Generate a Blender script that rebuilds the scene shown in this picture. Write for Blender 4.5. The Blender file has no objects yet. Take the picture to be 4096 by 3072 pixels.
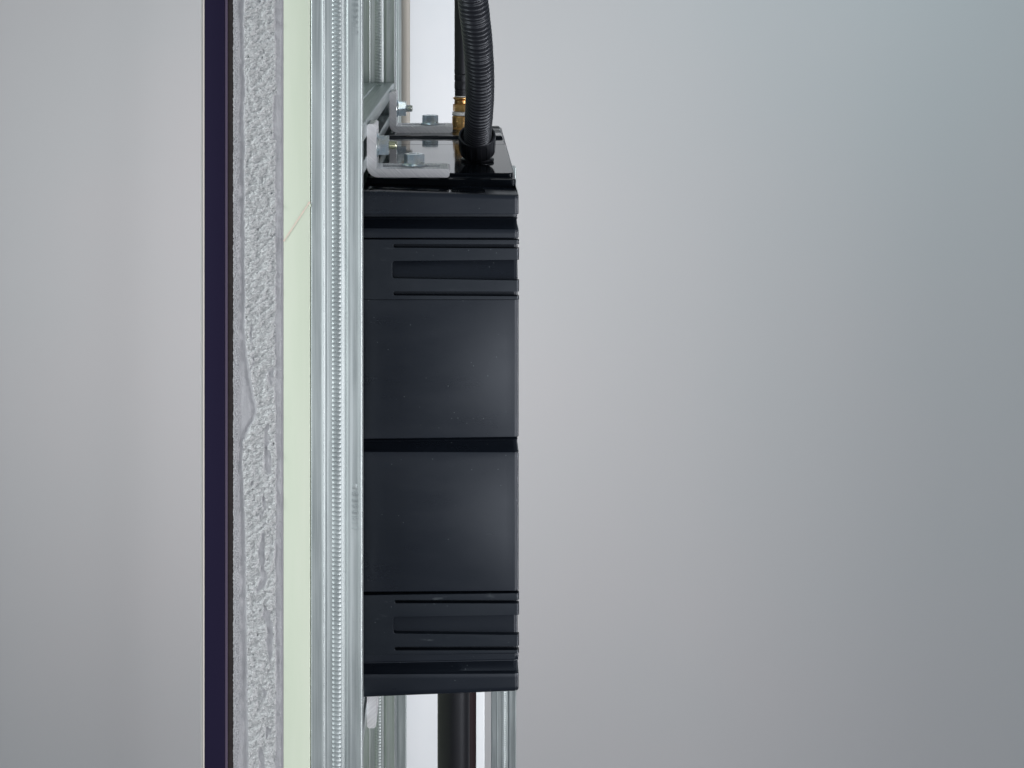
import bpy, bmesh, math, random
from mathutils import Vector, Matrix, noise

random.seed(7)
sc = bpy.context.scene
COL = sc.collection
U = 0.0002           # metres per photo pixel on the cut plane of the wall
D = 1.2              # camera distance to that plane
CX, CY = 1850, -50   # where the camera axis meets that plane (photo pixels)
FLOOR = -1.75
TOP = 0.76

# ------------------------------------------------------------------ camera
cam = bpy.data.cameras.new('camera')
cam.lens = 36.0 * D / (4096 * U)
cam.sensor_width = 36.0
cam.shift_x = (2048 - CX) / 4096
cam.shift_y = -(1536 - CY) / 4096
cam.clip_start = 0.01
cam.clip_end = 50
cam_o = bpy.data.objects.new('camera', cam)
COL.objects.link(cam_o)
CAMZ = (3072 - CY) * U
cam_o.location = (0, -D, CAMZ)
cam_o.rotation_euler = (math.radians(90), 0, 0)
sc.camera = cam_o

# ------------------------------------------------------------------ world, lamps, exposure
w = bpy.data.worlds.new('World'); sc.world = w; w.use_nodes = True
bgn = w.node_tree.nodes['Background']
bgn.inputs[0].default_value = (0.80, 0.88, 1.0, 1); bgn.inputs[1].default_value = 0.20
sc.view_settings.view_transform = 'Standard'
sc.view_settings.look = 'None'
sc.view_settings.exposure = 0
sc.view_settings.gamma = 1

def area(name, loc, target, sx, sy, power, color=(1, 1, 1), spread=180):
    l = bpy.data.lights.new(name, 'AREA'); l.shape = 'RECTANGLE'
    l.size = sx; l.size_y = sy; l.energy = power; l.color = color
    l.spread = math.radians(spread)
    o = bpy.data.objects.new(name, l); COL.objects.link(o)
    o.location = loc
    d = Vector(target) - Vector(loc)
    o.rotation_euler = d.to_track_quat('-Z', 'Y').to_euler()
    return o

area('softbox_left', (-1.7, -1.3, 0.1), (-0.1, 0.1, 0.15), 1.0, 1.5, 16, (0.97, 1.0, 1.0))
area('softbox_right', (1.3, -1.35, -0.05), (0.0, 0.2, 0.2), 0.7, 1.4, 9, (1.0, 0.97, 0.98))
area('softbox_low_right', (0.42, -1.30, -0.07), (0.05, 0.0, 0.25), 0.42, 0.65, 3.9, (0.96, 0.97, 1.0))
area('softbox_top', (-0.6, -0.5, 1.9), (-0.1, 0.3, 0.2), 1.0, 0.7, 5, (0.9, 0.97, 1.0))
area('rake_left', (-1.1, -0.28, 0.75), (-0.18, 0.0, 0.25), 0.2, 0.3, 1.7, (0.97, 1.0, 1.0), 90)
area('strip_right', (1.05, 0.60, 0.05), (0.0, 1.15, 0.05), 0.25, 1.7, 2.8, (0.98, 0.99, 1.0), 50)
area('strip_side', (1.35, -0.45, 0.05), (0.05, 0.05, 0.25), 0.08, 1.5, 5.5, (1.0, 0.98, 1.0), 110)
area('backdrop_strip', (-0.34, 1.42, -0.15), (-0.05, 2.6, -0.2), 0.12, 1.7, 7.2, (1.0, 0.93, 0.925), 170)
area('backdrop_lamp', (1.0, 1.3, 1.6), (1.15, 2.6, -0.95), 1.2, 0.5, 8.5, (0.76, 0.95, 1.0), 140)
area('backdrop_lamp_low', (1.0, 1.4, -1.35), (1.1, 2.6, -0.3), 1.2, 0.4, 1.1, (1.0, 0.93, 1.0), 150)
area('backdrop_lamp_left', (-1.0, 1.3, 1.5), (-0.9, 2.6, -0.9), 0.9, 0.5, 2.2, (1.0, 0.96, 0.95), 140)

# ------------------------------------------------------------------ helpers
def X(x, Y=0.0):  return (x - CX) * U * (D + Y) / D
def Zc(y, Y=0.0): return CAMZ - (y - CY) * U * (D + Y) / D
def fx(x): return (x - CX) * U           # front-plane pixel -> metres
def fz(a): return CAMZ - a * U           # a = front-plane pixels below the camera height

def soft(o):
    md = o.modifiers.new('weighted', 'WEIGHTED_NORMAL'); md.keep_sharp = True; md.weight = 90
    return o

def link(name, me, m=None, parent=None):
    o = bpy.data.objects.new(name, me); COL.objects.link(o)
    if m is not None and me is not None and not me.materials: me.materials.append(m)
    if parent is not None: o.parent = parent
    return o

def tag(o, label=None, cat=None, group=None, kind=None):
    if label: o['label'] = label
    if cat: o['category'] = cat
    if group: o['group'] = group
    if kind: o['kind'] = kind
    return o

def empty(name, loc, label, cat, group=None):
    o = bpy.data.objects.new(name, None); COL.objects.link(o); o.location = loc
    o.empty_display_size = 0.02
    return tag(o, label, cat, group)

def copy_tree(o, parent=None):
    c = o.copy(); COL.objects.link(c); c.parent = parent
    c.matrix_parent_inverse = o.matrix_parent_inverse.copy()
    for ch in list(o.children): copy_tree(ch, c)
    return c

def finish(bm, name, angle=32, smooth=True):
    bmesh.ops.recalc_face_normals(bm, faces=bm.faces)
    for f in bm.faces: f.smooth = smooth
    a = math.radians(angle)
    for e in bm.edges:
        if len(e.link_faces) == 2 and e.calc_face_angle(0) > a: e.smooth = False
    me = bpy.data.meshes.new(name); bm.to_mesh(me); bm.free()
    return me

def box_bm(bm, x0, x1, y0, y1, z0, z1, bev=0.0, seg=2):
    r = bmesh.ops.create_cube(bm, size=1)
    vs = r['verts']
    bmesh.ops.scale(bm, vec=(x1 - x0, y1 - y0, z1 - z0), verts=vs)
    bmesh.ops.translate(bm, vec=((x0 + x1) / 2, (y0 + y1) / 2, (z0 + z1) / 2), verts=vs)
    if bev:
        es = list({e for v in vs for e in v.link_edges})
        bmesh.ops.bevel(bm, geom=es, offset=bev, segments=seg, affect='EDGES', profile=0.5)

def box(name, m, parent, *a, **k):
    bm = bmesh.new(); box_bm(bm, *a, **k)
    return link(name, finish(bm, name), m, parent)

def lathe_bm(bm, prof, n=48, M=Matrix.Identity(4), rmod=None, cap=True):
    rings = []
    for (r, h) in prof:
        ring = []
        for i in range(n):
            t = 2 * math.pi * i / n
            rr = r * (rmod(t, h) if rmod else 1)
            ring.append(bm.verts.new(M @ Vector((rr * math.cos(t), rr * math.sin(t), h))))
        rings.append(ring)
    for a, b in zip(rings, rings[1:]):
        for i in range(n):
            bm.faces.new((a[i], a[(i + 1) % n], b[(i + 1) % n], b[i]))
    if cap:
        bm.faces.new(rings[0]); bm.faces.new(list(reversed(rings[-1])))

def lathe(name, m, parent, prof, n=48, M=Matrix.Identity(4), rmod=None, angle=35):
    bm = bmesh.new(); lathe_bm(bm, prof, n, M, rmod)
    return link(name, finish(bm, name, angle), m, parent)

def extrude_poly(pts, y0, y1, name, bev=0.0, angle=32):
    """pts in (x, z); extruded along Y"""
    bm = bmesh.new()
    a = [bm.verts.new((p[0], y0, p[1])) for p in pts]
    b = [bm.verts.new((p[0], y1, p[1])) for p in pts]
    f0 = bm.faces.new(a); f1 = bm.faces.new(list(reversed(b)))
    n = len(pts)
    for i in range(n):
        bm.faces.new((a[i], b[i], b[(i + 1) % n], a[(i + 1) % n]))
    bm.normal_update()
    if bev:
        es = [e for e in bm.edges if e in f0.edges]
        bmesh.ops.bevel(bm, geom=es, offset=bev, segments=2, affect='EDGES', profile=0.5, clamp_overlap=True)
    bmesh.ops.triangulate(bm, faces=[f for f in bm.faces if len(f.verts) > 6])
    return finish(bm, name, angle)

def boolean_cut(me, cutters, name):
    o = bpy.data.objects.new('tmp', me); COL.objects.link(o)
    tmp = []
    for c in cutters:
        co = bpy.data.objects.new('tmpc', c); COL.objects.link(co); tmp.append(co)
        md = o.modifiers.new('b', 'BOOLEAN'); md.object = co; md.operation = 'DIFFERENCE'; md.solver = 'EXACT'
    bpy.context.view_layer.update()
    dg = bpy.context.evaluated_depsgraph_get()
    res = bpy.data.meshes.new_from_object(o.evaluated_get(dg)); res.name = name
    for t in tmp + [o]: bpy.data.objects.remove(t)
    bm = bmesh.new(); bm.from_mesh(res)
    return finish(bm, name, 25)

# ------------------------------------------------------------------ materials
def mat(name, base, rough=0.5, metal=0.0, spec=0.5, coat=0.0, build=None, aniso=0.0):
    m = bpy.data.materials.new(name); m.use_nodes = True
    nt = m.node_tree; b = nt.nodes['Principled BSDF']
    b.inputs['Base Color'].default_value = (*base, 1)
    b.inputs['Roughness'].default_value = rough
    b.inputs['Metallic'].default_value = metal
    b.inputs['Specular IOR Level'].default_value = spec
    b.inputs['Coat Weight'].default_value = coat
    b.inputs['Anisotropic'].default_value = aniso
    if metal < .3 and sum(base) < .1: b.inputs['Specular Tint'].default_value = (.86, .92, 1.0, 1)
    if build: build(nt, b)
    return m

def coords(nt, scale=(1, 1, 1)):
    tc = nt.nodes.new('ShaderNodeTexCoord'); mp = nt.nodes.new('ShaderNodeMapping')
    mp.inputs['Scale'].default_value = scale
    nt.links.new(tc.outputs['Object'], mp.inputs['Vector'])
    return mp.outputs['Vector']

def ntex(nt, scale=(1, 1, 1), s=1.0, detail=4, rough=0.55):
    n = nt.nodes.new('ShaderNodeTexNoise')
    n.inputs['Scale'].default_value = s; n.inputs['Detail'].default_value = detail
    n.inputs['Roughness'].default_value = rough
    nt.links.new(coords(nt, scale), n.inputs['Vector'])
    return n.outputs['Fac']

def ramp(nt, fac, stops):
    r = nt.nodes.new('ShaderNodeValToRGB')
    els = r.color_ramp.elements
    while len(els) < len(stops): els.new(0.5)
    for e, (p, c) in zip(els, stops):
        e.position = p; e.color = (*c, 1) if len(c) == 3 else c
    nt.links.new(fac, r.inputs['Fac'])
    return r.outputs['Color']

def mix(nt, a, b, fac, mode='MIX'):
    n = nt.nodes.new('ShaderNodeMix'); n.data_type = 'RGBA'; n.blend_type = mode
    for sock, v in ((n.inputs[6], a), (n.inputs[7], b)):
        if hasattr(v, 'links'): nt.links.new(v, sock)
        else: sock.default_value = (*v, 1)
    if hasattr(fac, 'links'): nt.links.new(fac, n.inputs[0])
    else: n.inputs[0].default_value = fac
    return n.outputs[2]

def bump(nt, b, fac, strength=0.3, dist=0.001):
    n = nt.nodes.new('ShaderNodeBump'); n.inputs['Strength'].default_value = strength
    n.inputs['Distance'].default_value = dist
    nt.links.new(fac, n.inputs['Height']); nt.links.new(n.outputs['Normal'], b.inputs['Normal'])

def mapr(nt, fac, a, b_, c, d):
    n = nt.nodes.new('ShaderNodeMapRange')
    for i, v in enumerate((a, b_, c, d)): n.inputs[i + 1].default_value = v
    nt.links.new(fac, n.inputs[0]); return n.outputs[0]

def b_steel(dark, light, streak=(900, 900, 14), ra=0.34, rb=0.5):
    def f(nt, b):
        st = ntex(nt, streak, 1.0, 3)
        sp = ntex(nt, (1, 1, 1), 1300, 2)
        big = ntex(nt, (60, 60, 9), 1.0, 3)
        c1 = ramp(nt, st, [(0.3, dark), (0.7, light)])
        c2 = mix(nt, c1, tuple(v * 0.72 for v in dark), mapr(nt, sp, 0.6, 0.75, 0.0, 0.45))
        c3 = mix(nt, c2, tuple(min(1, v * 1.12) for v in light), mapr(nt, big, 0.45, 0.7, 0, 0.5))
        nt.links.new(c3, b.inputs['Base Color'])
        nt.links.new(mapr(nt, big, 0.3, 0.7, ra, rb), b.inputs['Roughness'])
        bump(nt, b, st, 0.08, 0.0004)
    return f

M_steel = mat('galvanised_steel', (.6, .66, .66), 0.4, 0.7, build=b_steel((.38, .43, .435), (.54, .59, .595), ra=.38, rb=.5))
M_steel_y = mat('galvanised_rail_steel', (.6, .66, .66), 0.4, 0.85, build=b_steel((.42, .48, .49), (.60, .66, .66), (900, 14, 900), .3, .45))

def b_alu(nt, b):
    tc = nt.nodes.new('ShaderNodeTexCoord'); mp = nt.nodes.new('ShaderNodeMapping')
    mp.inputs['Scale'].default_value = (50, 40, 1300)
    m0 = nt.nodes.new('ShaderNodeMapping'); m0.inputs['Rotation'].default_value = (0, math.radians(-42), 0)
    nt.links.new(tc.outputs['Object'], m0.inputs['Vector'])
    nt.links.new(m0.outputs['Vector'], mp.inputs['Vector'])
    n = nt.nodes.new('ShaderNodeTexNoise'); n.inputs['Scale'].default_value = 1.0; n.inputs['Detail'].default_value = 4
    nt.links.new(mp.outputs['Vector'], n.inputs['Vector'])
    c = ramp(nt, n.outputs['Fac'], [(0.3, (.70, .71, .74)), (0.7, (.94, .94, .96))])
    nt.links.new(c, b.inputs['Base Color'])
    nt.links.new(mapr(nt, n.outputs['Fac'], .3, .7, .42, .3), b.inputs['Roughness'])
    bump(nt, b, n.outputs['Fac'], 0.35, 0.0004)
M_alu = mat('sawn_aluminium', (.65, .66, .67), 0.38, 0.2, build=b_alu)

def b_zinc(nt, b):
    n = ntex(nt, (1, 1, 1), 90, 3)
    c = ramp(nt, n, [(0.3, (.50, .68, .78)), (0.55, (.74, .80, .82)), (0.75, (.76, .78, .66))])
    nt.links.new(c, b.inputs['Base Color'])
M_zinc = mat('zinc_plated_steel', (.62, .76, .84), 0.22, 0.85, build=b_zinc)
M_zincy = mat('yellow_passivated_thread', (.82, .83, .66), 0.22, 1.0)

def b_brass(nt, b):
    n = ntex(nt, (1, 1, 1), 160, 4)
    c = ramp(nt, n, [(0.3, (.42, .24, .09)), (0.7, (.74, .47, .19))])
    nt.links.new(c, b.inputs['Base Color'])
    nt.links.new(mapr(nt, n, .3, .7, .45, .22), b.inputs['Roughness'])
M_brass = mat('brass', (.7, .45, .18), 0.3, 1.0, build=b_brass)
M_tape = mat('thread_tape', (.75, .75, .74), 0.7)

def b_blackp(ra, rb, base):
    def f(nt, b):
        n = ntex(nt, (14, 14, 60), 1.0, 5, .65)
        n2 = ntex(nt, (1, 1, 1), 55, 2)
        v = nt.nodes.new('ShaderNodeTexVoronoi'); v.inputs['Scale'].default_value = 130
        nt.links.new(coords(nt), v.inputs['Vector'])
        dust = mapr(nt, v.outputs['Distance'], 0.035, 0.06, 0.35, 0.0)
        c = mix(nt, base, (.30, .34, .36), dust)
        nt.links.new(c, b.inputs['Base Color'])
        r1 = mapr(nt, n, .35, .7, ra, rb)
        nt.links.new(r1, b.inputs['Roughness'])
        bump(nt, b, n2, 0.05, 0.0006)
    return f
M_tank = mat('black_tank_plastic', (.010, .012, .017), 0.3, spec=.58, build=b_blackp(.27, .34, (.0085, .0115, .0175)))
M_lid = mat('glossy_black_lid_plastic', (.008, .010, .013), 0.05, spec=.12, build=b_blackp(.05, .09, (.005, .007, .010)))

def b_pad(nt, b):
    b_blackp(.29, .38, (.0085, .012, .0175))(nt, b)
    # scuffs: short pale rubbed marks
    n = ntex(nt, (70, 70, 420), 1.0, 3, .7); k = ntex(nt, (1, 1, 1), 26, 1)
    mul = nt.nodes.new('ShaderNodeMath'); mul.operation = 'MULTIPLY'
    nt.links.new(mapr(nt, n, .60, .68, 0, 1), mul.inputs[0]); nt.links.new(mapr(nt, k, .55, .62, 0, .28), mul.inputs[1])
    src = b.inputs['Base Color'].links[0].from_socket
    nt.links.new(mix(nt, src, (.14, .16, .17), mul.outputs[0]), b.inputs['Base Color'])
M_pad = mat('scuffed_black_pad_plastic', (.013, .016, .022), 0.4, spec=.52, build=b_pad)
M_hose = mat('black_conduit_plastic', (.012, .013, .017), 0.34, spec=.6)
M_gland = mat('black_gland_plastic', (.010, .011, .014), 0.38, spec=.55)
M_pipe = mat('black_pipe_plastic', (.009, .009, .011), 0.42, spec=.35)
M_red = mat('maroon_fringe_plastic', (.018, .007, .008), 0.6, spec=.25)  # colour fringe beside the drain pipe, put into a maroon base colour

def b_noise2(c0, c1, s=(1, 1, 1), k=40, bs=0.1, bd=.0004):
    def f(nt, b):
        n = ntex(nt, s, k, 4)
        nt.links.new(ramp(nt, n, [(0.3, c0), (0.7, c1)]), b.inputs['Base Color'])
        n2 = ntex(nt, (1, 1, 1), 900, 3)
        bump(nt, b, n2, bs, bd)
    return f
M_tile = mat('dark_purple_tile', (.013, .010, .030), 0.75, spec=.1)
M_tile_edge = mat('purple_grey_tile_back', (.085, .065, .105), 0.6, spec=.3)
M_glaze = mat('pale_grey_glaze', (.40, .40, .39), 0.5)
M_glaze2 = mat('cream_glaze_edge', (.62, .58, .54), 0.5)
M_glue = mat('brown_adhesive', (.033, .024, .021), 0.85, build=b_noise2((.024, .017, .016), (.036, .026, .024), k=300, bs=.5))
M_green = mat('green_board', (.60, .70, .52), 0.75, build=b_noise2((.615, .69, .555), (.665, .725, .60), (60, 60, 5), 1.0, .12))
M_paper = mat('grey_liner_paper', (.42, .41, .45), 0.8)
M_pink = mat('tan_chalk_line', (.72, .52, .42), 0.85, build=b_noise2((.68, .64, .54), (.74, .60, .51), k=260, bs=.3))
M_white = mat('white_board', (.84, .86, .89), 0.55, build=b_noise2((.83, .855, .885), (.86, .875, .90), k=12, bs=.05))
M_beige = mat('beige_plastic', (.50, .47, .42), 0.5)

def b_gyp(nt, b):
    at = nt.nodes.new('ShaderNodeAttribute'); at.attribute_name = 'core'
    n = ntex(nt, (1, 1, 1), 260, 5, .65)
    core = ramp(nt, n, [(0.3, (.48, .495, .50)), (0.7, (.63, .645, .65))])
    pap = ramp(nt, ntex(nt, (300, 300, 25), 1, 4), [(0.3, (.36, .365, .385)), (0.7, (.47, .475, .495))])
    nt.links.new(mix(nt, pap, core, at.outputs['Fac']), b.inputs['Base Color'])
    n2 = ntex(nt, (1, 1, 1), 900, 5, .75)
    bump(nt, b, n2, 0.6, .0010)
M_gyp = mat('broken_gypsum', (.6, .6, .6), 0.9, spec=.2, build=b_gyp)

def b_bd(nt, b):
    n = ntex(nt, (1, 1, 1), .9, 3)
    nt.links.new(ramp(nt, n, [(0.3, (.655, .645, .65)), (0.7, (.62, .64, .645))]), b.inputs['Base Color'])
M_back = mat('grey_backdrop_cloth', (.6, .6, .6), 0.9, spec=.1, build=b_bd)
M_floor = mat('dark_studio_floor', (.10, .10, .11), 0.7)

# ------------------------------------------------------------------ setting
bm = bmesh.new()
pr = [(2.6, 2.6), (2.6, -1.42), (2.585, -1.52), (2.53, -1.63), (2.42, -1.71), (2.28, FLOOR + .004), (2.1, FLOOR + .004)]
xs = [-3.2, -1.5, 0, 1.5, 3.2]
g = [[bm.verts.new((x, y, z)) for x in xs] for (y, z) in pr]
for i in range(len(g) - 1):
    for j in range(len(xs) - 1):
        bm.faces.new((g[i][j], g[i][j + 1], g[i + 1][j + 1], g[i + 1][j]))
tag(link('backdrop', finish(bm, 'backdrop', 60), M_back), kind='structure')
bm = bmesh.new()
bmesh.ops.create_grid(bm, x_segments=2, y_segments=2, size=4)
bmesh.ops.translate(bm, vec=(0, 0, FLOOR), verts=bm.verts)
tag(link('floor', finish(bm, 'floor'), M_floor), kind='structure')

WD = 0.64  # how far the wall layers run back from the cut

# ------------------------------------------------------------------ wall tile
tile = empty('wall_tile', (fx(860), 0, FLOOR), 'dark purple wall tile seen edge on, outermost layer at the left of the wall section', 'tile')
iz = -FLOOR
def loc(o, root):  # parts are built in world metres, then moved under their root
    o.matrix_parent_inverse = Matrix.Translation(-root.location)
    return o
def P(name, me, m, root): return loc(link(name, me, m, root), root)
def PB(name, m, root, *a, **k): return loc(box(name, m, root, *a, **k), root)
PB('tile_body', M_tile, tile, fx(818), fx(899), 0, WD, FLOOR, TOP, bev=.0005)
PB('tile_back_coat', M_tile_edge, tile, fx(899.4), fx(910), .0004, WD, FLOOR, TOP, bev=.0004)
PB('glaze', M_glaze, tile, fx(802), fx(811), .0006, WD, FLOOR, TOP, bev=.0005)
PB('glaze_edge', M_glaze2, tile, fx(811.4), fx(817.6), .0001, WD, FLOOR, TOP, bev=.0002)

# ------------------------------------------------------------------ adhesive strip with a notched right edge
pts = []
n = 260
for i in range(n + 1):
    z = FLOOR + (TOP - FLOOR) * i / n
    zz = (CAMZ - z) / U
    t = (zz / 27.0) % 1.0
    e = 935 - 5.5 * max(0, 1 - abs(t - 0.5) * 5) + random.uniform(-.8, .8)
    pts.append((fx(e), z))
outline = [(fx(910.6), FLOOR)] + pts + [(fx(910.6), TOP)]
o = link('adhesive_layer', extrude_poly(outline, .0015, WD, 'adhesive_layer', angle=60), M_glue)
tag(o, 'thin dark brown adhesive bed between the purple tile and the crumbly gypsum', 'adhesive')

# ------------------------------------------------------------------ gypsum board with a torn face
def gyp():
    bm = bmesh.new()
    x0, x1 = 932.5, 1129.0
    ya, yb = -60, 3700
    step = 2.0
    nx = int((x1 - x0) / step); ny = int((yb - ya) / step)
    rows = []; core_vals = []
    N = noise.noise; F = noise.fractal
    for j in range(ny + 1):
        y = ya + j * step
        if y < 1300: Lb = 979 + 5 * N(Vector((0, y / 90, 1.3))) - (0 if y > 300 else 2)
        elif y < 1640:
            t_ = (y - 1300) / 340; Lb = 979 + 48 * t_ ** 1.6
        elif y < 1760:
            t_ = (y - 1640) / 120; t_ = t_ * t_ * (3 - 2 * t_); Lb = 1027 - t_ * 45
        else: Lb = 980 - 12 * max(0, 1 - abs(y - 1850) / 220) + (y - 2100) / 1000 * 14 * (y > 2100)
        Lb += 3.5 * N(Vector((3.1, y / 22, 0)))
        Rb = 1104 + 9 * N(Vector((7.7, y / 130, 2))) + 4 * N(Vector((5, y / 18, 4)))
        if 380 < y < 560: Rb -= 10
        row = []
        for i in range(nx + 1):
            x = x0 + i * (x1 - x0) / nx
            core = min(1, max(0, (x - Lb) / 3.0)) * min(1, max(0, (Rb - x) / 4.0))
            # smooth torn patches of paper, mostly in the lower half
            pn = N(Vector((x / 38, y / 105, 9.1))) + 0.35 * N(Vector((x / 14, y / 30, 2.2)))
            th = 0.62 if y < 1350 else (0.22 if x > 1035 else 0.46)
            cxp = 1058 + 10 * N(Vector((2, y / 70, 5)))
            if y > 1600: th = 0.62 - (0.10 + 0.85 * min(1, (y - 1600) / 160)) * math.exp(-((x - cxp - 12 * N(Vector((6, y / 26, 1)))) / 30.0) ** 2) * (0.55 + 0.6 * N(Vector((4, y / 120, 8))) + (0.35 if y < 1960 else 0.1))
            patch = min(1, max(0, (pn - th) / 0.16))
            core *= 1 - patch
            p = Vector((x / 15, y / 11, 0.7))
            rough = F(Vector(((x + .4 * y) / 19, y / 14, 0.7)), 0.6, 2.1, 5) * 7.0 + F(Vector((x / 4.5, y / 4.2, 4)), 0.5, 2, 3) * 1.8
            big = N(Vector((x / 34, y / 38, 5))) * 12
            hole = -10 * max(0, N(Vector((x / 9, y / 13, 11))) - 0.52) / .3
            h = core * (3.5 + rough + big * .6 + hole)
            # left rough lip and smooth valley
            if x < Lb:
                valley = math.exp(-((x - (Lb - 9)) / 9.0) ** 2)
                h += (1 - core) * (-4 * valley) + .7 * N(Vector((x / 3, y / 4, 3)))
                lip = max(0, min(1, (962 - x + 5 * N(Vector((1, y / 60, 3)))) / 6))
                h += lip * (2.5 + 3.0 * F(Vector((x / 5, y / 6, 8)), .5, 2, 4))
            else:
                h += (1 - core) * (1.2 * N(Vector((x / 9, y / 60, 1))) + 0.8 * N(Vector((x / 3.5, y / 5, 6))))
                if x > 1118: h += 2.5 * max(0, N(Vector((x / 6, y / 11, 6))))
            jit = 2.5 * N(Vector((0.4, y / 9, 7))) if i == 0 else 0
            if i == 0 or i == nx: h = min(h, -2)
            row.append(bm.verts.new((fx(x + jit), -h * U * 1.2 + 0.0004, Zc(y))))
            core_vals.append(core)
        rows.append(row)
    for a, b in zip(rows, rows[1:]):
        for i in range(nx):
            bm.faces.new((a[i], b[i], b[i + 1], a[i + 1]))
    me = bpy.data.meshes.new('torn_face')
    for f in bm.faces: f.smooth = True
    bm.to_mesh(me); bm.free()
    at = me.attributes.new('core', 'FLOAT', 'POINT')
    at.data.foreach_set('value', core_vals)
    return me
gy = empty('gypsum_board', (fx(1030), 0, FLOOR), 'grey and white gypsum board with a crumbly broken cut edge, beside the green board', 'plasterboard')
P('broken_edge', gyp(), M_gyp, gy)
PB('board_core', M_gyp, gy, fx(936), fx(1129), .0025, WD, FLOOR, TOP)
PB('liner_paper', M_paper, gy, fx(1129.4), fx(1132.6), .0002, WD, FLOOR, TOP)

# ------------------------------------------------------------------ green board with a chalk line across
gb = empty('green_board', (fx(1190), 0, FLOOR), 'pale green moisture board edge with a slanting tan scored line near its top', 'board')
PB('board_core', M_green, gb, fx(1133.4), fx(1240.8), 0, WD, FLOOR, TOP, bev=.0006)
bm = bmesh.new()
a = []; b_ = []
for i in range(41):
    t = i / 40
    x = 1239.5 - 105 * t; y = 807 + 158 * t
    wd = 3.2 + 1.0 * noise.noise(Vector((t * 14, 0, 0)))
    a.append(bm.verts.new((fx(x - wd * .8), -.0003, Zc(y - wd * .55))))
    b_.append(bm.verts.new((fx(x + wd * .8), -.0003, Zc(y + wd * .55))))
for i in range(40): bm.faces.new((a[i], b_[i], b_[i + 1], a[i + 1]))
ext = bmesh.ops.extrude_face_region(bm, geom=list(bm.faces))
bmesh.ops.translate(bm, vec=(0, .0008, 0), verts=[v for v in ext['geom'] if isinstance(v, bmesh.types.BMVert)])
P('scored_line', finish(bm, 'scored_line'), M_pink, gb)
bm = bmesh.new()
bmesh.ops.create_icosphere(bm, subdivisions=2, radius=.0009)
bmesh.ops.scale(bm, vec=(1.2, .5, 1.6), verts=bm.verts)
for v in bm.verts: v.co *= 1 + .25 * noise.noise(v.co * 2500)
bmesh.ops.translate(bm, vec=(fx(1240), -.0001, Zc(821)), verts=bm.verts)
P('paper_crumb', finish(bm, 'paper_crumb'), M_green, gb)

# ------------------------------------------------------------------ ribbed steel studs
# face profile across the stud: (pixel, depth in pixels, + = away from the camera)
PROF = [(1243.5, 16), (1243.5, 4), (1245, 1.5), (1249, .6), (1262, .2), (1278, 0), (1288, 0), (1291, -1.8), (1293.5, -2.6), (1296, -1.2), (1298, .6),
        (1305, .8), (1307, .2), (1309, .8), (1318, 1.4), (1325, 2.2)]
PROF2 = [(1365, 2.4), (1371, 4.2), (1376, 7.5), (1382, 9.5), (1386, 8.2), (1388.5, 2.4), (1391, .8), (1400, .6), (1406, 1.6), (1412, 2.0),
         (1432, 2.0), (1436, .6), (1440, -.6), (1444, -.6), (1446.5, .8), (1449, 3.2), (1450, 7), (1450, 38)]
PITCH = 18.2
def stud_mesh(z0, z1):
    bm = bmesh.new()
    cols = list(PROF)
    ribx = [1329, 1331, 1334, 1338, 1343, 1348, 1353, 1357, 1360, 1362]
    rr = [0.0, 0.07, 0.14, 0.24, 0.45, 0.7, 0.9]
    rows = []
    k0 = math.floor((CAMZ - z1) / U / PITCH); k1 = math.ceil((CAMZ - z0) / U / PITCH)
    for k in range(k0, k1):
        for t in rr:
            a = (k + t) * PITCH
            z = fz(a)
            if z > z1 or z < z0: continue
            row = []
            for (x, d) in PROF: row.append(bm.verts.new((fx(x), d * U, z)))
            for x in ribx:
                u = (x - 1329) / 33.0
                win = math.sin(math.pi * min(1, max(0, u))) ** 0.45
                arch = 3.2 * (abs(u - .45) * 2) ** 2      # rib edge droops to both sides
                # sharp undercut just below t=0, then swells outwards going down
                if t == 0.0: h = 6.4
                elif t == 0.07: h = 1.0
                elif t == 0.14: h = -1.5
                elif t == 0.24: h = -0.6
                elif t == 0.45: h = 2.2
                elif t == 0.7: h = 4.6
                else: h = 6.2
                row.append(bm.verts.new((fx(x), (2.3 - h * win) * U, z - arch * U)))
            for (x, d) in PROF2: row.append(bm.verts.new((fx(x), d * U, z)))
            rows.append(row)
    for a, b in zip(rows, rows[1:]):
        for i in range(len(a) - 1): bm.faces.new((a[i], b[i], b[i + 1], a[i + 1]))
    # left flange and back web: solid strips so that it is a real channel
    for f in bm.faces: f.smooth = True
    for e in bm.edges:
        if len(e.link_faces) == 2 and e.calc_face_angle(0) > math.radians(50): e.smooth = False
    me = bpy.data.meshes.new('ribbed_face'); bm.to_mesh(me); bm.free()
    return me

def text_mesh(s, size, ext):
    cu = bpy.data.curves.new('t', 'FONT'); cu.body = s; cu.size = size; cu.extrude = ext
    cu.space_character = 1.55; cu.offset = 0.00004; cu.resolution_u = 3
    o = bpy.data.objects.new('t', cu); COL.objects.link(o)
    bpy.context.view_layer.update()
    me = bpy.data.meshes.new_from_object(o.evaluated_get(bpy.context.evaluated_depsgraph_get()))
    me.name = 'stamped_lettering'
    bpy.data.objects.remove(o); return me
TXT = text_mesh('GEBERIT', 29 * U, .00040)
R_TXT = Matrix(((0, 1, 0), (0, 0, -1), (-1, 0, 0))).to_4x4()

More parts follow.
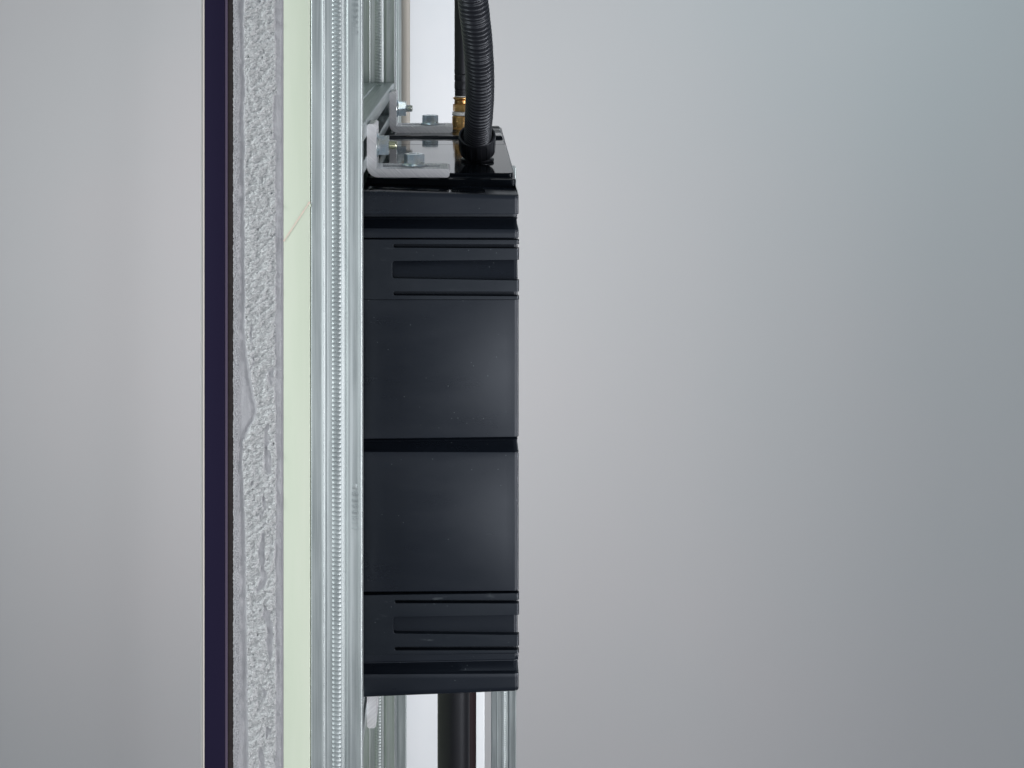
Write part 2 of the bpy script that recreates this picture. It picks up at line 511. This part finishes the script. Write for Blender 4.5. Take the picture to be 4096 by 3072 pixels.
ROOT0 = (fx(1346), 0, FLOOR)
def make_stud(z0, z1, label, group):
    root = empty('steel_stud', (fx(1346), 0, z0), label, 'metal stud', group)
    P('ribbed_face', stud_mesh(z0, z1), M_steel, root)
    PB('left_flange', M_steel, root, fx(1243.2), fx(1252), .0034, .029, z0, z1)
    PB('right_lip', M_steel, root, fx(1442), fx(1449.8), .0042, .012, z0, z1, bev=.0004)
    PB('back_web', M_steel, root, fx(1252.4), fx(1441.6), .0255, .0285, z0, z1)
    return root
def letter(root, yy, mark=True, z_of=Zc):
    o = link('stamped_lettering', TXT, M_steel, root)
    M = Matrix.Translation((fx(1410), .00026, z_of(yy))) @ R_TXT
    o.matrix_parent_inverse = Matrix.Identity(4); o.scale.z = 1.6
    o.matrix_local = Matrix.Translation(-Vector(root.location)) @ M
    if mark:
        q = box('stamped_square', M_steel, root, fx(1410), fx(1429), .00016, .0006, z_of(yy - 10), z_of(yy - 31), bev=.00012)
        loc(q, root)
GS = 'ribbed steel studs standing in a row behind the wall'
s1 = make_stud(FLOOR, TOP, 'nearest ribbed galvanised steel stud, against the pale green board', GS)
letter(s1, -17); letter(s1, 1966)
s2 = copy_tree(s1); s2.location.y = 0.591
s2['label'] = 'second ribbed steel stud, at the rear end of the upper cross rail'
s3 = copy_tree(s1); s3.location.y = 0.94; 
s3['label'] = 'third steel stud, only its dark right edge showing beside the second stud'
s4 = make_stud(FLOOR, fz(1500), 'farthest small ribbed steel stud, under the right end of the black tank', GS)
s4.location.y = 1.3; s4.location.x += fx(2297) - fx(1450)

# ------------------------------------------------------------------ cross rails
def rail_mesh(a0, y0, y1):
    def p(x, a): return (fx(x), fz(a0 + a))
    pts = [p(1256, 0), p(1300, 0), p(1303, 3), p(1316, 3), p(1319, 0), p(1338, 0), p(1342, 7), p(1372, 7), p(1378, 1), p(1432, 1), p(1438, 2),
           p(1441, 5), p(1442, 9), p(1442, 65), p(1440, 68), p(1434, 68), p(1432, 64), p(1432, 12), p(1270, 12), p(1270, 196),
           p(1432, 196), p(1432, 156), p(1434, 152), p(1440, 152), p(1442, 156), p(1442, 202), p(1438, 207), p(1434, 208), p(1256, 208)]
    return extrude_poly(pts, y0, y1, 'channel', angle=40)
GR = 'steel cross rails between the studs'
r1 = empty('cross_rail', (fx(1346), .03, fz(671)), 'upper galvanised cross rail running back from the nearest stud above the tank', 'rail', GR)
P('channel', rail_mesh(567, .031, .589), M_steel_y, r1)
PB('end_tab', M_steel, r1, fx(1330), fx(1395), .560, .5885, fz(574), fz(566), bev=.0004)
r2 = copy_tree(r1); r2.location.z = fz(671 + 2338)
r2['label'] = 'lower galvanised cross rail, a sliver showing under the tank beside the nearest stud'

# ------------------------------------------------------------------ angle brackets
SB = 1.2 / (1.2 + .082)  # screen scale of the near bracket's front face
def bx(x): return CX + (x - CX) / SB
def ba(y): return (y + 50) / SB
def bracket_mesh():
    x0, xi, x1 = bx(1468), bx(1503), bx(1798)
    at, ai, ab = ba(496), ba(676), ba(709.5)
    th = 1.1; pt = 3.4
    pts = [(x0 + 7, at), (xi - 7, at), (xi, at + 7)]
    a = at + 10; s = 1
    while a < ai - 6: pts.append((xi + (th if s else 0), a)); s = 1 - s; a += pt / 2 * 1.0
    pts += [(xi, ai - 4), (xi + 4, ai)]
    x = xi + 8; s = 1
    while x < x1 - 9: pts.append((x, ai + (-th if s else 0))); s = 1 - s; x += pt / 2
    pts += [(x1 - 7, ai), (x1, ai + 7), (x1, ab - 7), (x1 - 7, ab)]
    x = x1 - 10; s = 1; R = 46
    while x > x0 + R + 3: pts.append((x, ab + (th if s else 0))); s = 1 - s; x -= pt / 2
    for i in range(0, 13):
        t = math.pi / 2 * i / 12
        pts.append((x0 + R - R * math.sin(t), ab - R + R * math.cos(t)))
    a = ab - R - 4; s = 1
    while a > at + 10: pts.append((x0 + (-th if s else 0), a)); s = 1 - s; a -= pt / 2
    pts.append((x0, at + 7))
    pts = [(fx(x), fz(a)) for x, a in pts]
    me = extrude_poly(pts, .082, .123, 'angle', angle=20)
    c1 = bmesh.new(); box_bm(c1, fx(bx(1527)), fx(bx(1757)), .0975, .1075, fz(ab + 20), fz(ai - 20))
    m1 = finish(c1, 'c')
    c2 = bmesh.new(); box_bm(c2, fx(x0 - 20), fx(xi + 20), .0975, .1075, fz(ai - 12), fz(at + 30))
    m2 = finish(c2, 'c')
    return boolean_cut(me, [m1, m2], 'angle')
GB = 'aluminium angle brackets holding the tank to the rails'
br_me = bracket_mesh(); br_me.materials.append(M_alu)
def simple_thing(name, me, label, cat, group, org):
    o = link(name, me); o.data.transform(Matrix.Translation(-Vector(org))); o.location = org
    return tag(o, label, cat, group)
b_or = (fx(bx(1485)), .1025, fz(ba(709)))
br1 = simple_thing('angle_bracket', br_me, 'near thick aluminium angle bracket with sawn end, on the front of the tank top', 'bracket', GB, b_or)
br2 = copy_tree(br1); br2.location.y += .394
br2['label'] = 'rear aluminium angle bracket on the tank top, in front of the white board'
br3 = copy_tree(br1); br3.rotation_euler = (math.pi, 0, 0); br3.location.z = fz(2938)
br3['label'] = 'lower aluminium angle bracket, only its short rounded end hanging below the tank'
br4 = copy_tree(br3); br4.location.y += .394
bpy.data.objects.remove(br4)

# ------------------------------------------------------------------ flange nuts on threaded studs
def hex_prof(bm, af, h, M, ch=0.12):
    R = af / math.sqrt(3)
    n = 60
    def rad(t, f=1):
        k = math.cos(math.pi / 6) / math.cos(((t + math.pi / 6) % (math.pi / 3)) - math.pi / 6)
        return R * k
    zs = [(0.0, 9), (h * (1 - ch), 9), (h * (1 - ch * .45), .985), (h, .90)]
    rings = []
    for (z, lim) in zs:
        ring = []
        for i in range(n):
            t = 2 * math.pi * i / n
            r = min(rad(t), R * lim)
            ring.append(bm.verts.new(M @ Vector((r * math.cos(t), r * math.sin(t), z))))
        rings.append(ring)
    for a, b in zip(rings, rings[1:]):
        for i in range(n): bm.faces.new((a[i], a[(i + 1) % n], b[(i + 1) % n], b[i]))
    bm.faces.new(list(reversed(rings[0])))
    ring = [bm.verts.new(M @ Vector((R * .52 * math.cos(2 * math.pi * i / n), R * .52 * math.sin(2 * math.pi * i / n), h))) for i in range(n)]
    for i in range(n): bm.faces.new((rings[-1][i], rings[-1][(i + 1) % n], ring[(i + 1) % n], ring[i]))
    r2 = [bm.verts.new(M @ Vector((R * .47 * math.cos(2 * math.pi * i / n), R * .47 * math.sin(2 * math.pi * i / n), h * .8))) for i in range(n)]
    for i in range(n): bm.faces.new((ring[i], ring[(i + 1) % n], r2[(i + 1) % n], r2[i]))
    bm.faces.new(r2)

def thread_prof(r, h0, h1, pitch):
    out = []; h = h0; s = 0
    while h < h1 - pitch * .5:
        out.append((r if s else r * .84, h)); s = 1 - s; h += pitch / 2
    out.append((r * .84, h1)); out.append((r * .7, h1 + pitch * .15))
    return out

def flange_nut(label, group, loc_, axis, af, h, fr, tr, tlen, tm, spin=0.0):
    root = empty('flange_nut', loc_, label, 'nut', group)
    if axis == 'X': M = Matrix.Rotation(math.radians(90), 4, 'Y')
    else: M = Matrix.Identity(4)
    M = M @ Matrix.Rotation(spin, 4, 'Z')
    lathe('washer', M_zinc, root, [(fr * .98, 0), (fr, .0005), (fr * .97, .0011), (fr * .82, .0019), (fr * .72, .0030), (fr * .55, .0031)], 64, M)
    bm = bmesh.new(); hex_prof(bm, af, h, M @ Matrix.Translation((0, 0, .002)))
    link('hex_nut', finish(bm, 'hex_nut', 22), M_zinc, root)
    lathe('threaded_rod', tm, root, thread_prof(tr, -.008, .002 + tlen, .00125), 32, M, angle=60)
    return root
GN = 'zinc plated flange nuts on the brackets'
sN = 1.2 / 1.3025
def nx_(x): return fx(CX + (x - CX) / sN)
def nz_(y): return fz((y + 50) / sN)
nA = flange_nut('near sideways flange nut with yellowish threaded rod, on the upright of the near bracket', GN,
                (nx_(1505.5), .1025, nz_(580)), 'X', 78 * U / sN * .94, 42 * U / sN, 50 * U / sN, 19 * U / sN, 74 * U / sN, M_zincy, spin=math.radians(0))
nB = flange_nut('near upright flange nut lying on the slot of the near bracket', GN,
                (nx_(1657), .1025, nz_(661.5)), 'Z', 72 * U / sN, 38 * U / sN, 50 * U / sN, 17 * U / sN, 36 * U / sN, M_zinc, spin=math.radians(22))
nC = copy_tree(nA); nC.location.y += .394; nC['label'] = 'rear sideways flange nut with its rod end against the white board'
for ch in nC.children:
    if ch.name.startswith('threaded'): 
        ch.data = ch.data.copy(); ch.data.materials.clear(); ch.data.materials.append(M_zinc)
nD = copy_tree(nB); nD.location.y += .394; nD.location.x += fx(1850 + 27) ; nD.rotation_euler.z = math.radians(8)
nD['label'] = 'rear upright flange nut on the rear bracket, in front of the white board'

# ------------------------------------------------------------------ the tank
YF = 0.04; SF = 1.2 / 1.24
def ta(y): return (y + 50) / SF
def tx(x): return CX + (x - CX) / SF
XL = 1436; XRM = tx(2075)
YB = .583
tank = empty('cistern', (fx(1750), .3, fz(ta(2793))), 'black plastic flush tank hanging behind the nearest steel stud', 'cistern')
def tank_rings():
    R = []
    def r(yl, yr, dy=0, dx=0, bulge=0): R.append((ta(yl), ta(yr), YF + dy, XRM + dx, 15, bulge))
    # upper steps, given directly as front-plane values
    R.append((822, 829, .101, 2076, 20, 0)); R.append((823, 830, .0975, 2080, 20, 0)); R.append((825, 832, .096, 2081, 20, 0))
    R.append((845, 867, .096, 2081, 20, 0)); R.append((847, 869, .0952, 2081, 20, 0)); R.append((848, 870, .093, 2081, 20, 0))
    R.append((839.6, 857.4, .044, XRM - 3, 15, 0))
    r(763.5, 781.3, .0015, -1.2); r(765, 783, .0004, 0); r(768, 786, 0, 0)
    for k in range(1, 5): r(768 + (856 - 768) * k / 5, 786 + (855 - 786) * k / 5)
    r(855, 855); r(857.5, 857.5, .0005, -.6); r(859, 859, .0025, -3); r(861, 861, .0070, -4.5); r(874, 874, .0072, -5)
    r(876, 876, .0036, -4.4); r(878, 878, .0032, -4.2); r(880, 880, .0046, -5); r(884, 884, .0100, -6.5); r(908, 912, .0036, -3.5)
    r(912, 916, .0012, -1.5); r(914, 918, .0003, -.3); r(917, 921); r(934, 936); r(950, 950); r(952.5, 952.5, .0005, -.5); r(954, 954, .0032, -2)
    r(957, 957, .0062, -3); r(1010, 1010, .0048, -3); r(1036, 1030, .0110, -3); r(1113, 1124, .0044, -3); r(1130, 1130, .0062, -3); r(1195, 1195, .0048, -3); r(1198, 1198, .0012, -1.5); r(1200, 1200)
    def panel(a0, b0, a1, b1, n=14):
        for k in range(1, n):
            t = k / n
            r(a0 + (a1 - a0) * t, b0 + (b1 - b0) * t, 0, 0, math.sin(math.pi * t))
    panel(1200, 1200, 1754, 1746)
    r(1754, 1746); r(1757, 1749, .0006, -.6); r(1759, 1751, .0026, -3); r(1762, 1756, .0070, -4.5); r(1766, 1761, .0036, -4.2); r(1769, 1764, .0030, -4)
    r(1772, 1767, .0046, -5); r(1777, 1774, .0100, -6.5); r(1803, 1804, .0036, -4); r(1806, 1807, .0012, -1); r(1808, 1809, .0002, 0); r(1811, 1812)
    panel(1811, 1812, 2366, 2362)
    r(2366, 2362); r(2368.5, 2364.5, .0006, -.5); r(2371, 2367, .0036, -3)
    r(2376, 2372, .0062, -3); r(2430, 2430, .0048, -3); r(2462, 2452, .0110, -3); r(2534, 2542, .0044, -3); r(2550, 2550, .0062, -3); r(2614, 2609, .0048, -3); r(2618, 2612, .0012, -1.5); r(2620, 2615, .0003, -1)
    r(2630, 2623, 0.0003, -1); r(2648, 2636, .0003, -1); r(2653, 2641, .0010, -1.5); r(2655.5, 2643.5, .0009, -1.4); r(2658, 2646, .0034, -3.5)
    r(2663, 2652, .0100, -5.5); r(2693, 2690, .0036, -4.5); r(2696, 2693, .0012, -1); r(2698, 2695, .0002, 0); r(2701, 2698)
    for k in range(1, 5): r(2701 + (2783 - 2701) * k / 5, 2698 + (2757 - 2698) * k / 5)
    r(2783, 2757); r(2788, 2762, .0004, -1); r(2791, 2765.5, .0014, -3.5); r(2793, 2768, .0035, -9); r(2793.2, 2768.4, .010, -20)
    return R
BULGE = .0020
def tank_mesh():
    bm = bmesh.new(); prev = None
    nf = 16; ncorner = 7; nside = 8
    for (aL, aR, Y, xR, rc, bul) in tank_rings():
        ring = []
        pts = []
        for i in range(nf + 1):
            x = XL + (xR - rc - XL) * i / nf
            pts.append((x, 0, i / nf))
        pts[-1] = (xR - rc - 3, 0, 1); pts.append((xR - rc - .6, 0, 1))
        if rc == 15:   # moulded edge: narrow chamfer, flat bead, then the round
            for (cx_, cy_) in ((-14.2, .2), (-10.6, 2.6), (-9.8, 2.9), (-6.4, 3.3), (-5.6, 3.7), (-3.4, 5.2), (-1.6, 7.4), (-.5, 10.5), (0, 15)):
                pts.append((xR + cx_, cy_, 1))
        else:
            for i in range(1, 9):
                t = math.pi / 2 * i / 9
                pts.append((xR - rc + rc * math.sin(t), (rc - rc * math.cos(t)), 1))
            pts.append((xR, rc, 1))
        for (x, off, u) in pts:
            dy = off * U
            y = Y + dy - BULGE * bul * math.sin(math.pi * min(u, 1)) 
            t = (x - XL) / (XRM - XL)
            ring.append(bm.verts.new((fx(x), y, fz(aL + (aR - aL) * t))))
        for (x, y) in [(xR, .2), (xR, .4), (xR, YB - .012), (xR - 5, YB - .005), (xR - 30, YB), (XL, YB)]:
            t = (x - XL) / (XRM - XL)
            ring.append(bm.verts.new((fx(x), y, fz(aL + (aR - aL) * min(t, 1)))))
        if prev:
            n = len(ring)
            for i in range(n): bm.faces.new((prev[i], prev[(i + 1) % n], ring[(i + 1) % n], ring[i]))
        else: first = ring
        prev = ring
    f1 = bm.faces.new(first); f2 = bm.faces.new(list(reversed(prev)))
    bmesh.ops.triangulate(bm, faces=[f1, f2])
    for f in bm.faces:
        c = f.calc_center_median()
        if c.y > YF + .004 and c.y < .13 and c.z > fz(859): f.material_index = 1
    return finish(bm, 'tank_body', 34)

P('tank_body', tank_mesh(), M_tank, tank).data.materials.append(M_lid)

# lid plates on top (the flat glossy deck), a front one and a rear one with a thin seam between
def deck(name, xr, y0, y1, a_top, a_bot, rc, m, slope=0):
    bm = bmesh.new()
    pts = [(XL + 2, y1)]
    pts += [(XL + 2, y0)]
    for i in range(0, 9):
        t = math.pi / 2 * i / 8
        pts.append((xr - rc + rc * math.sin(t), y0 + (rc - rc * math.cos(t)) * U))
    pts.append((xr, y1))
    top = []; bot = []
    for (x, y) in pts:
        t = (x - XL) / (XRM - XL)
        top.append(bm.verts.new((fx(x), y, fz(a_top + slope * (t - 1)))))
        bot.append(bm.verts.new((fx(x), y, fz(a_bot))))
    n = len(pts)
    ft = bm.faces.new(list(reversed(top))); bm.faces.new(bot)
    for i in range(n): bm.faces.new((top[i], bot[i], bot[(i + 1) % n], top[(i + 1) % n]))
    bmesh.ops.bevel(bm, geom=list(ft.edges), offset=3.4 * U, segments=3, affect='EDGES', profile=.5)
    return soft(P(name, finish(bm, name, 35), m, tank))
deck('lid', 2071, .1115, .3490, 811, 838, 22, M_lid)
deck('lid', 2066, .3500, .3890, 811, 838, 4, M_lid)
# dipped trough between the deck and the rear bracket, then the rear cover
tr = [(.3892, 836), (.405, 838), (.422, 838), (.429, 836.5), (.434, 833), (.4365, 828), (.4378, 820), (.4383, 814), (.4390, 812), (.4405, 811), (.4735, 811), (.4745, 812.5), (.4755, 816),
      (.500, 816), (.503, 812), (.512, 811), (.520, 812), (.523, 818), (.545, 818), (.548, 812), (.558, 811), (.566, 813), (.574, 820), (.579, 830)]
bm = bmesh.new(); rows = []
for (y, a) in tr:
    xr = 2068 + (1 if a < 814 else -2)
    rc = 12
    row = [bm.verts.new((fx(XL + 2), y, fz(a))), bm.verts.new((fx(1900), y, fz(a)))]
    for i in range(7):
        t = math.pi / 2 * i / 6
        row.append(bm.verts.new((fx(xr - rc + rc * math.sin(t)), y, fz(a + rc - rc * math.cos(t)))))
    row.append(bm.verts.new((fx(xr), y, fz(850))))
    row.append(bm.verts.new((fx(XL + 2), y, fz(850))))
    rows.append(row)
for a, b in zip(rows, rows[1:]):
    for i in range(len(a)): bm.faces.new((a[i], a[(i + 1) % len(a)], b[(i + 1) % len(a)], b[i]))
bm.faces.new(rows[0]); bm.faces.new(list(reversed(rows[-1])))
P('rear_cover', finish(bm, 'rear_cover', 40), M_lid, tank)

# raised clip pads with slots
def pad(ytop_l, ytop_r, ybot_l, ybot_r, slots, pocket):
    XRp = tx(2076.5)
    def zz(yl, yr, x):
        t = (x - XL) / (XRM - XL)
        return fz(ta(yl + (yr - yl) * t))
    pts = [(XL, ytop_l, ytop_r), (XRp, ytop_l, ytop_r)]
    def slot(x0, tl, tr_, bl, br, rad):
        x0 = tx(x0)
        out = [(XRp, tl, tr_)]
        out += [(x0 + rad, tl, tr_)]
        out += [(x0 + rad * .3, tl + rad * .3, tr_ + rad * .3), (x0, tl + rad, tr_ + rad), (x0, bl - rad, br - rad), (x0 + rad * .3, bl - rad * .3, br - rad * .3)]
        out += [(x0 + rad, bl, br), (XRp, bl, br)]
        return out
    items = sorted([slots[0], slots[1], pocket], key=lambda s: s[1])
    for s_ in items: pts += slot(*s_)
    pts += [(XRp, ybot_l, ybot_r), (XL, ybot_l, ybot_r)]
    P2 = [(fx(x), zz(a, b, x)) for x, a, b in pts]
    bm = bmesh.new()
    y0, y1 = YF - .0006, YF + .0052
    a = [bm.verts.new((p[0], y0, p[1])) for p in P2]
    b = [bm.verts.new((p[0], y1, p[1])) for p in P2]
    f0 = bm.faces.new(a); bm.faces.new(list(reversed(b)))
    n = len(P2)
    for i in range(n): bm.faces.new((a[i], b[i], b[(i + 1) % n], a[(i + 1) % n]))
    bm.normal_update()
    xr = fx(XRp)
    es = [e for e in f0.edges if not all(abs(v.co.x - xr) < 1e-6 for v in e.verts)]
    e2 = [e for e in f0.edges if all(abs(v.co.x - xr) < 1e-6 for v in e.verts)]
    bmesh.ops.bevel(bm, geom=e2, offset=11 * U, segments=4, affect='EDGES', profile=.5)
    es = [e for e in bm.edges if all(abs(v.co.y - y0) < 1e-7 for v in e.verts) and len(e.link_faces) == 2 and any(abs(f.normal.y) < .5 for f in e.link_faces)]
    bmesh.ops.bevel(bm, geom=es, offset=1.3 * U, segments=2, affect='EDGES', profile=.5)
    bm.normal_update()
    bmesh.ops.triangulate(bm, faces=[f for f in bm.faces if len(f.verts) > 5])
    return soft(P('clip_pad', finish(bm, 'clip_pad', 35), M_pad, tank))
pad(957, 959, 1198, 1198, [(1573, 975, 977, 989, 993, 7), (1573, 1165, 1166, 1180, 1184, 7)], (1569, 1045, 1039, 1110, 1121, 9))
pad(2380, 2372, 2619, 2612, [(1578, 2399, 2399, 2412, 2413, 6), (1578, 2587, 2583, 2601, 2600, 6)], (1573, 2469, 2459, 2531, 2539, 9))

# ------------------------------------------------------------------ conduit gland and corrugated hose
HY = .200; HS = 1.2 / (1.2 + HY)
def hx(x): return (x - CX) * U / HS
def hz(y): return CAMZ - (y + 50) * U / HS
gl = empty('conduit_gland', (hx(1910), HY, hz(645)), 'black ribbed screw gland standing on the tank lid and holding the corrugated hose', 'gland')
q = U / HS
lathe('base_flange', M_gland, gl, [(30 * q, 0), (64 * q, .0), (66 * q, 3 * q), (66 * q, 11 * q), (63 * q, 13.5 * q), (52 * q, 15 * q), (46 * q, 20 * q), (45 * q, 44 * q), (40 * q, 46 * q)], 64)
tilt = math.radians(34)
axis = Vector((-.02, -math.sin(tilt), math.cos(tilt))).normalized()
MG = Matrix.Translation((0, 0, 24 * q)) @ axis.to_track_quat('Z', 'Y').to_matrix().to_4x4()
def rm(t, h):
    if h < 12 * q or h > 88 * q: return 1
    u = (t / (2 * math.pi) * 11) % 1
    return 1.035 if .22 < u < .72 else 1.0
body = [(40 * q, -4 * q), (47 * q, 0), (52 * q, 4 * q), (60 * q, 12 * q), (66 * q, 20 * q), (70 * q, 30 * q), (71 * q, 60 * q), (72 * q, 88 * q), (73.5 * q, 94 * q), (73.5 * q, 103 * q), (71 * q, 106 * q),
        (66 * q, 106 * q), (64 * q, 103 * q), (63 * q, 80 * q), (58 * q, 76 * q), (50 * q, 70 * q)]
lathe('ribbed_nut', M_gland, gl, body, 132, MG, rm, angle=24)

hose = empty('corrugated_hose', (hx(1910), HY, hz(600)), 'black corrugated conduit hose curving up out of the gland on the tank', 'hose')
# centre line, lower end inside the gland
ctrl = []
base = Vector((hx(1910), HY, hz(645))) + Vector((0, 0, 24 * q)) + axis * (72 * q)
tgt = [(1913, 560, None), (1915, 470, .148), (1919, 400, .127), (1919, 300, .100), (1911, 170, .072), (1899, 60, .052), (1886, -40, .036), (1868, -140, .022), (1845, -240, .012), (1816, -345, .004), (1780, -450, .0)]
pts3 = [base]
for (x, y, Y) in tgt[1:]:
    pts3.append(Vector((X(x, Y), Y, Zc(y, Y))))
pts3.insert(0, base - axis * (14 * q))
def cr(p0, p1, p2, p3, t):
    return 0.5 * ((2 * p1) + (-p0 + p2) * t + (2 * p0 - 5 * p1 + 4 * p2 - p3) * t * t + (-p0 + 3 * p1 - 3 * p2 + p3) * t ** 3)
dense = []
ext = [pts3[0] * 2 - pts3[1]] + pts3 + [pts3[-1] * 2 - pts3[-2]]
for i in range(1, len(ext) - 2):
    for k in range(40): dense.append(cr(ext[i - 1], ext[i], ext[i + 1], ext[i + 2], k / 40))
dense.append(pts3[-1])
L = [0]
for a, b in zip(dense, dense[1:]): L.append(L[-1] + (b - a).length)
def at(s):
    lo = 0; hi = len(L) - 1
    while hi - lo > 1:
        m_ = (lo + hi) // 2
        if L[m_] < s: lo = m_
        else: hi = m_
    t = (s - L[lo]) / max(1e-9, L[hi] - L[lo])
    return dense[lo].lerp(dense[hi], t), (dense[min(hi + 4, len(dense) - 1)] - dense[max(lo - 4, 0)]).normalized()
bm = bmesh.new()
pitch = .0046; r0 = .0127; prev = None; n = 56
steps = [(0, .895), (.10, .895), (.20, .95), (.30, .985), (.44, 1.0), (.64, 1.0), (.80, .985), (.90, .94)]
nr = int(L[-1] / pitch)
for k in range(nr):
    for (t, f) in steps:
        p, d = at((k + t) * pitch)
        rgt = Vector((1, 0, 0)); up = d.cross(rgt).normalized(); rgt = up.cross(d).normalized()
        r = r0 * f * (1 - .02 * noise.noise(Vector((k * .37, 0, 0))))
        ring = [bm.verts.new(p + r * (math.cos(2 * math.pi * i / n) * rgt + math.sin(2 * math.pi * i / n) * up)) for i in range(n)]
        if prev:
            for i in range(n): bm.faces.new((prev[i], prev[(i + 1) % n], ring[(i + 1) % n], ring[i]))
        else: bm.faces.new(list(reversed(ring)))
        prev = ring
bm.faces.new(prev)
P('corrugated_tube', finish(bm, 'corrugated_tube', 50), M_hose, hose)

# ------------------------------------------------------------------ brass connection with its black pipe
VY = .545; VS = 1.2 / (1.2 + VY); v = U / VS
vx = X(1846, VY)
def vz(y): return Zc(y, VY)
bc = empty('brass_connector', (vx, VY, vz(520)), 'brass threaded water connector with white thread tape behind the corrugated hose', 'pipe fitting')
def seg(name, m, prof, n=48, hexy=False):
    M = Matrix.Identity(4)
    o = lathe(name, m, bc, [(r * v, (520 - y) * v) for r, y in prof], n, M)
    return o
seg('base_elbow', M_brass, [(46, 524), (46, 512), (40, 510), (38, 500), (37.5, 468), (36, 464), (34, 462)])
seg('thread_tape', M_tape, [(33, 461.6), (37.5, 460), (38.5, 455), (36, 451), (37, 448), (33, 446), (30, 445.7)])
bm = bmesh.new(); hex_prof(bm, 62 * v, 28 * v, Matrix.Translation((0, 0, (520 - 444) * v)) @ Matrix.Rotation(math.radians(14), 4, 'Z'), .1)
link('hex_nut', finish(bm, 'hex_nut', 22), M_brass, bc)
seg('collar', M_brass, [(27, 415.5), (28.5, 413), (28.5, 401), (26, 399.5), (31, 397), (34, 394), (34, 390), (31, 388), (29, 387.6)])
pp = empty('water_pipe', (vx, VY, vz(387)), 'straight black pipe rising from the brass connector, left of the corrugated hose', 'pipe')
def sg2(name, m, prof, n=48):
    return lathe(name, m, pp, [(r * v, (387 - y) * v) for r, y in prof], n, angle=25)
sg2('white_seal', M_tape, [(27, 386.8), (28.2, 386), (28.2, 383.5), (26, 383)])
sg2('sleeve', M_pipe, [(25, 382.8), (27, 382), (27, 372), (26.2, 371), (26.2, 370), (27, 369), (27, 362), (26.2, 361), (26.2, 359), (27.4, 357), (28.3, 350), (28.3, 330), (27, 326), (27, 322), (28.3, 319), (28.6, 312), (28.3, 300), (27, 298), (26.6, 297)])
sg2('pipe', M_pipe, [(27, 296.6), (28.6, 294), (28.8, 284), (28.2, 272), (28.2, -320)])

# ------------------------------------------------------------------ drain pipe under the tank
PY = .27
dp = empty('drain_pipe', (X(1814, PY), PY, FLOOR), 'wide black drain pipe going down from the underside of the tank', 'pipe')
bm = bmesh.new()
rp = 64 * U * (D + PY) / D
zt = fz(ta(2790))
lathe('pipe', M_pipe, dp, [(rp, 0), (rp, zt - FLOOR)], 64)
P2y = .36  # added pipe, made up to show a red fringe on the drain pipe's edge
lp = empty('fringe_pipe', (X(1864, P2y), P2y, FLOOR), 'added slim pipe half hidden behind the wide drain pipe, maroon to imitate the colour fringe along its right edge', 'pipe')
r2_ = 41 * U * (D + P2y) / D
lathe('pipe', M_red, lp, [(r2_, 0), (r2_, zt - FLOOR)], 64)

# ------------------------------------------------------------------ things behind
wb = empty('white_board', (X(1780, 1.12), 1.12, FLOOR), 'bright white board standing behind the frame, left of the corrugated hose', 'board')
PB('board_panel', M_white, wb, X(1560, 1.10), X(1938, 1.10), 1.10, 1.116, FLOOR, TOP, bev=.002)
bp = empty('round_pipe', (X(1623, .80), .80, 0.15), 'beige round plastic pipe between the second steel stud and the white board', 'pipe')
lathe('tube', M_beige, bp, [(17.5 * U * 2.0 / 1.2, 0), (17.5 * U * 2.0 / 1.2, TOP - 0.15)], 40)
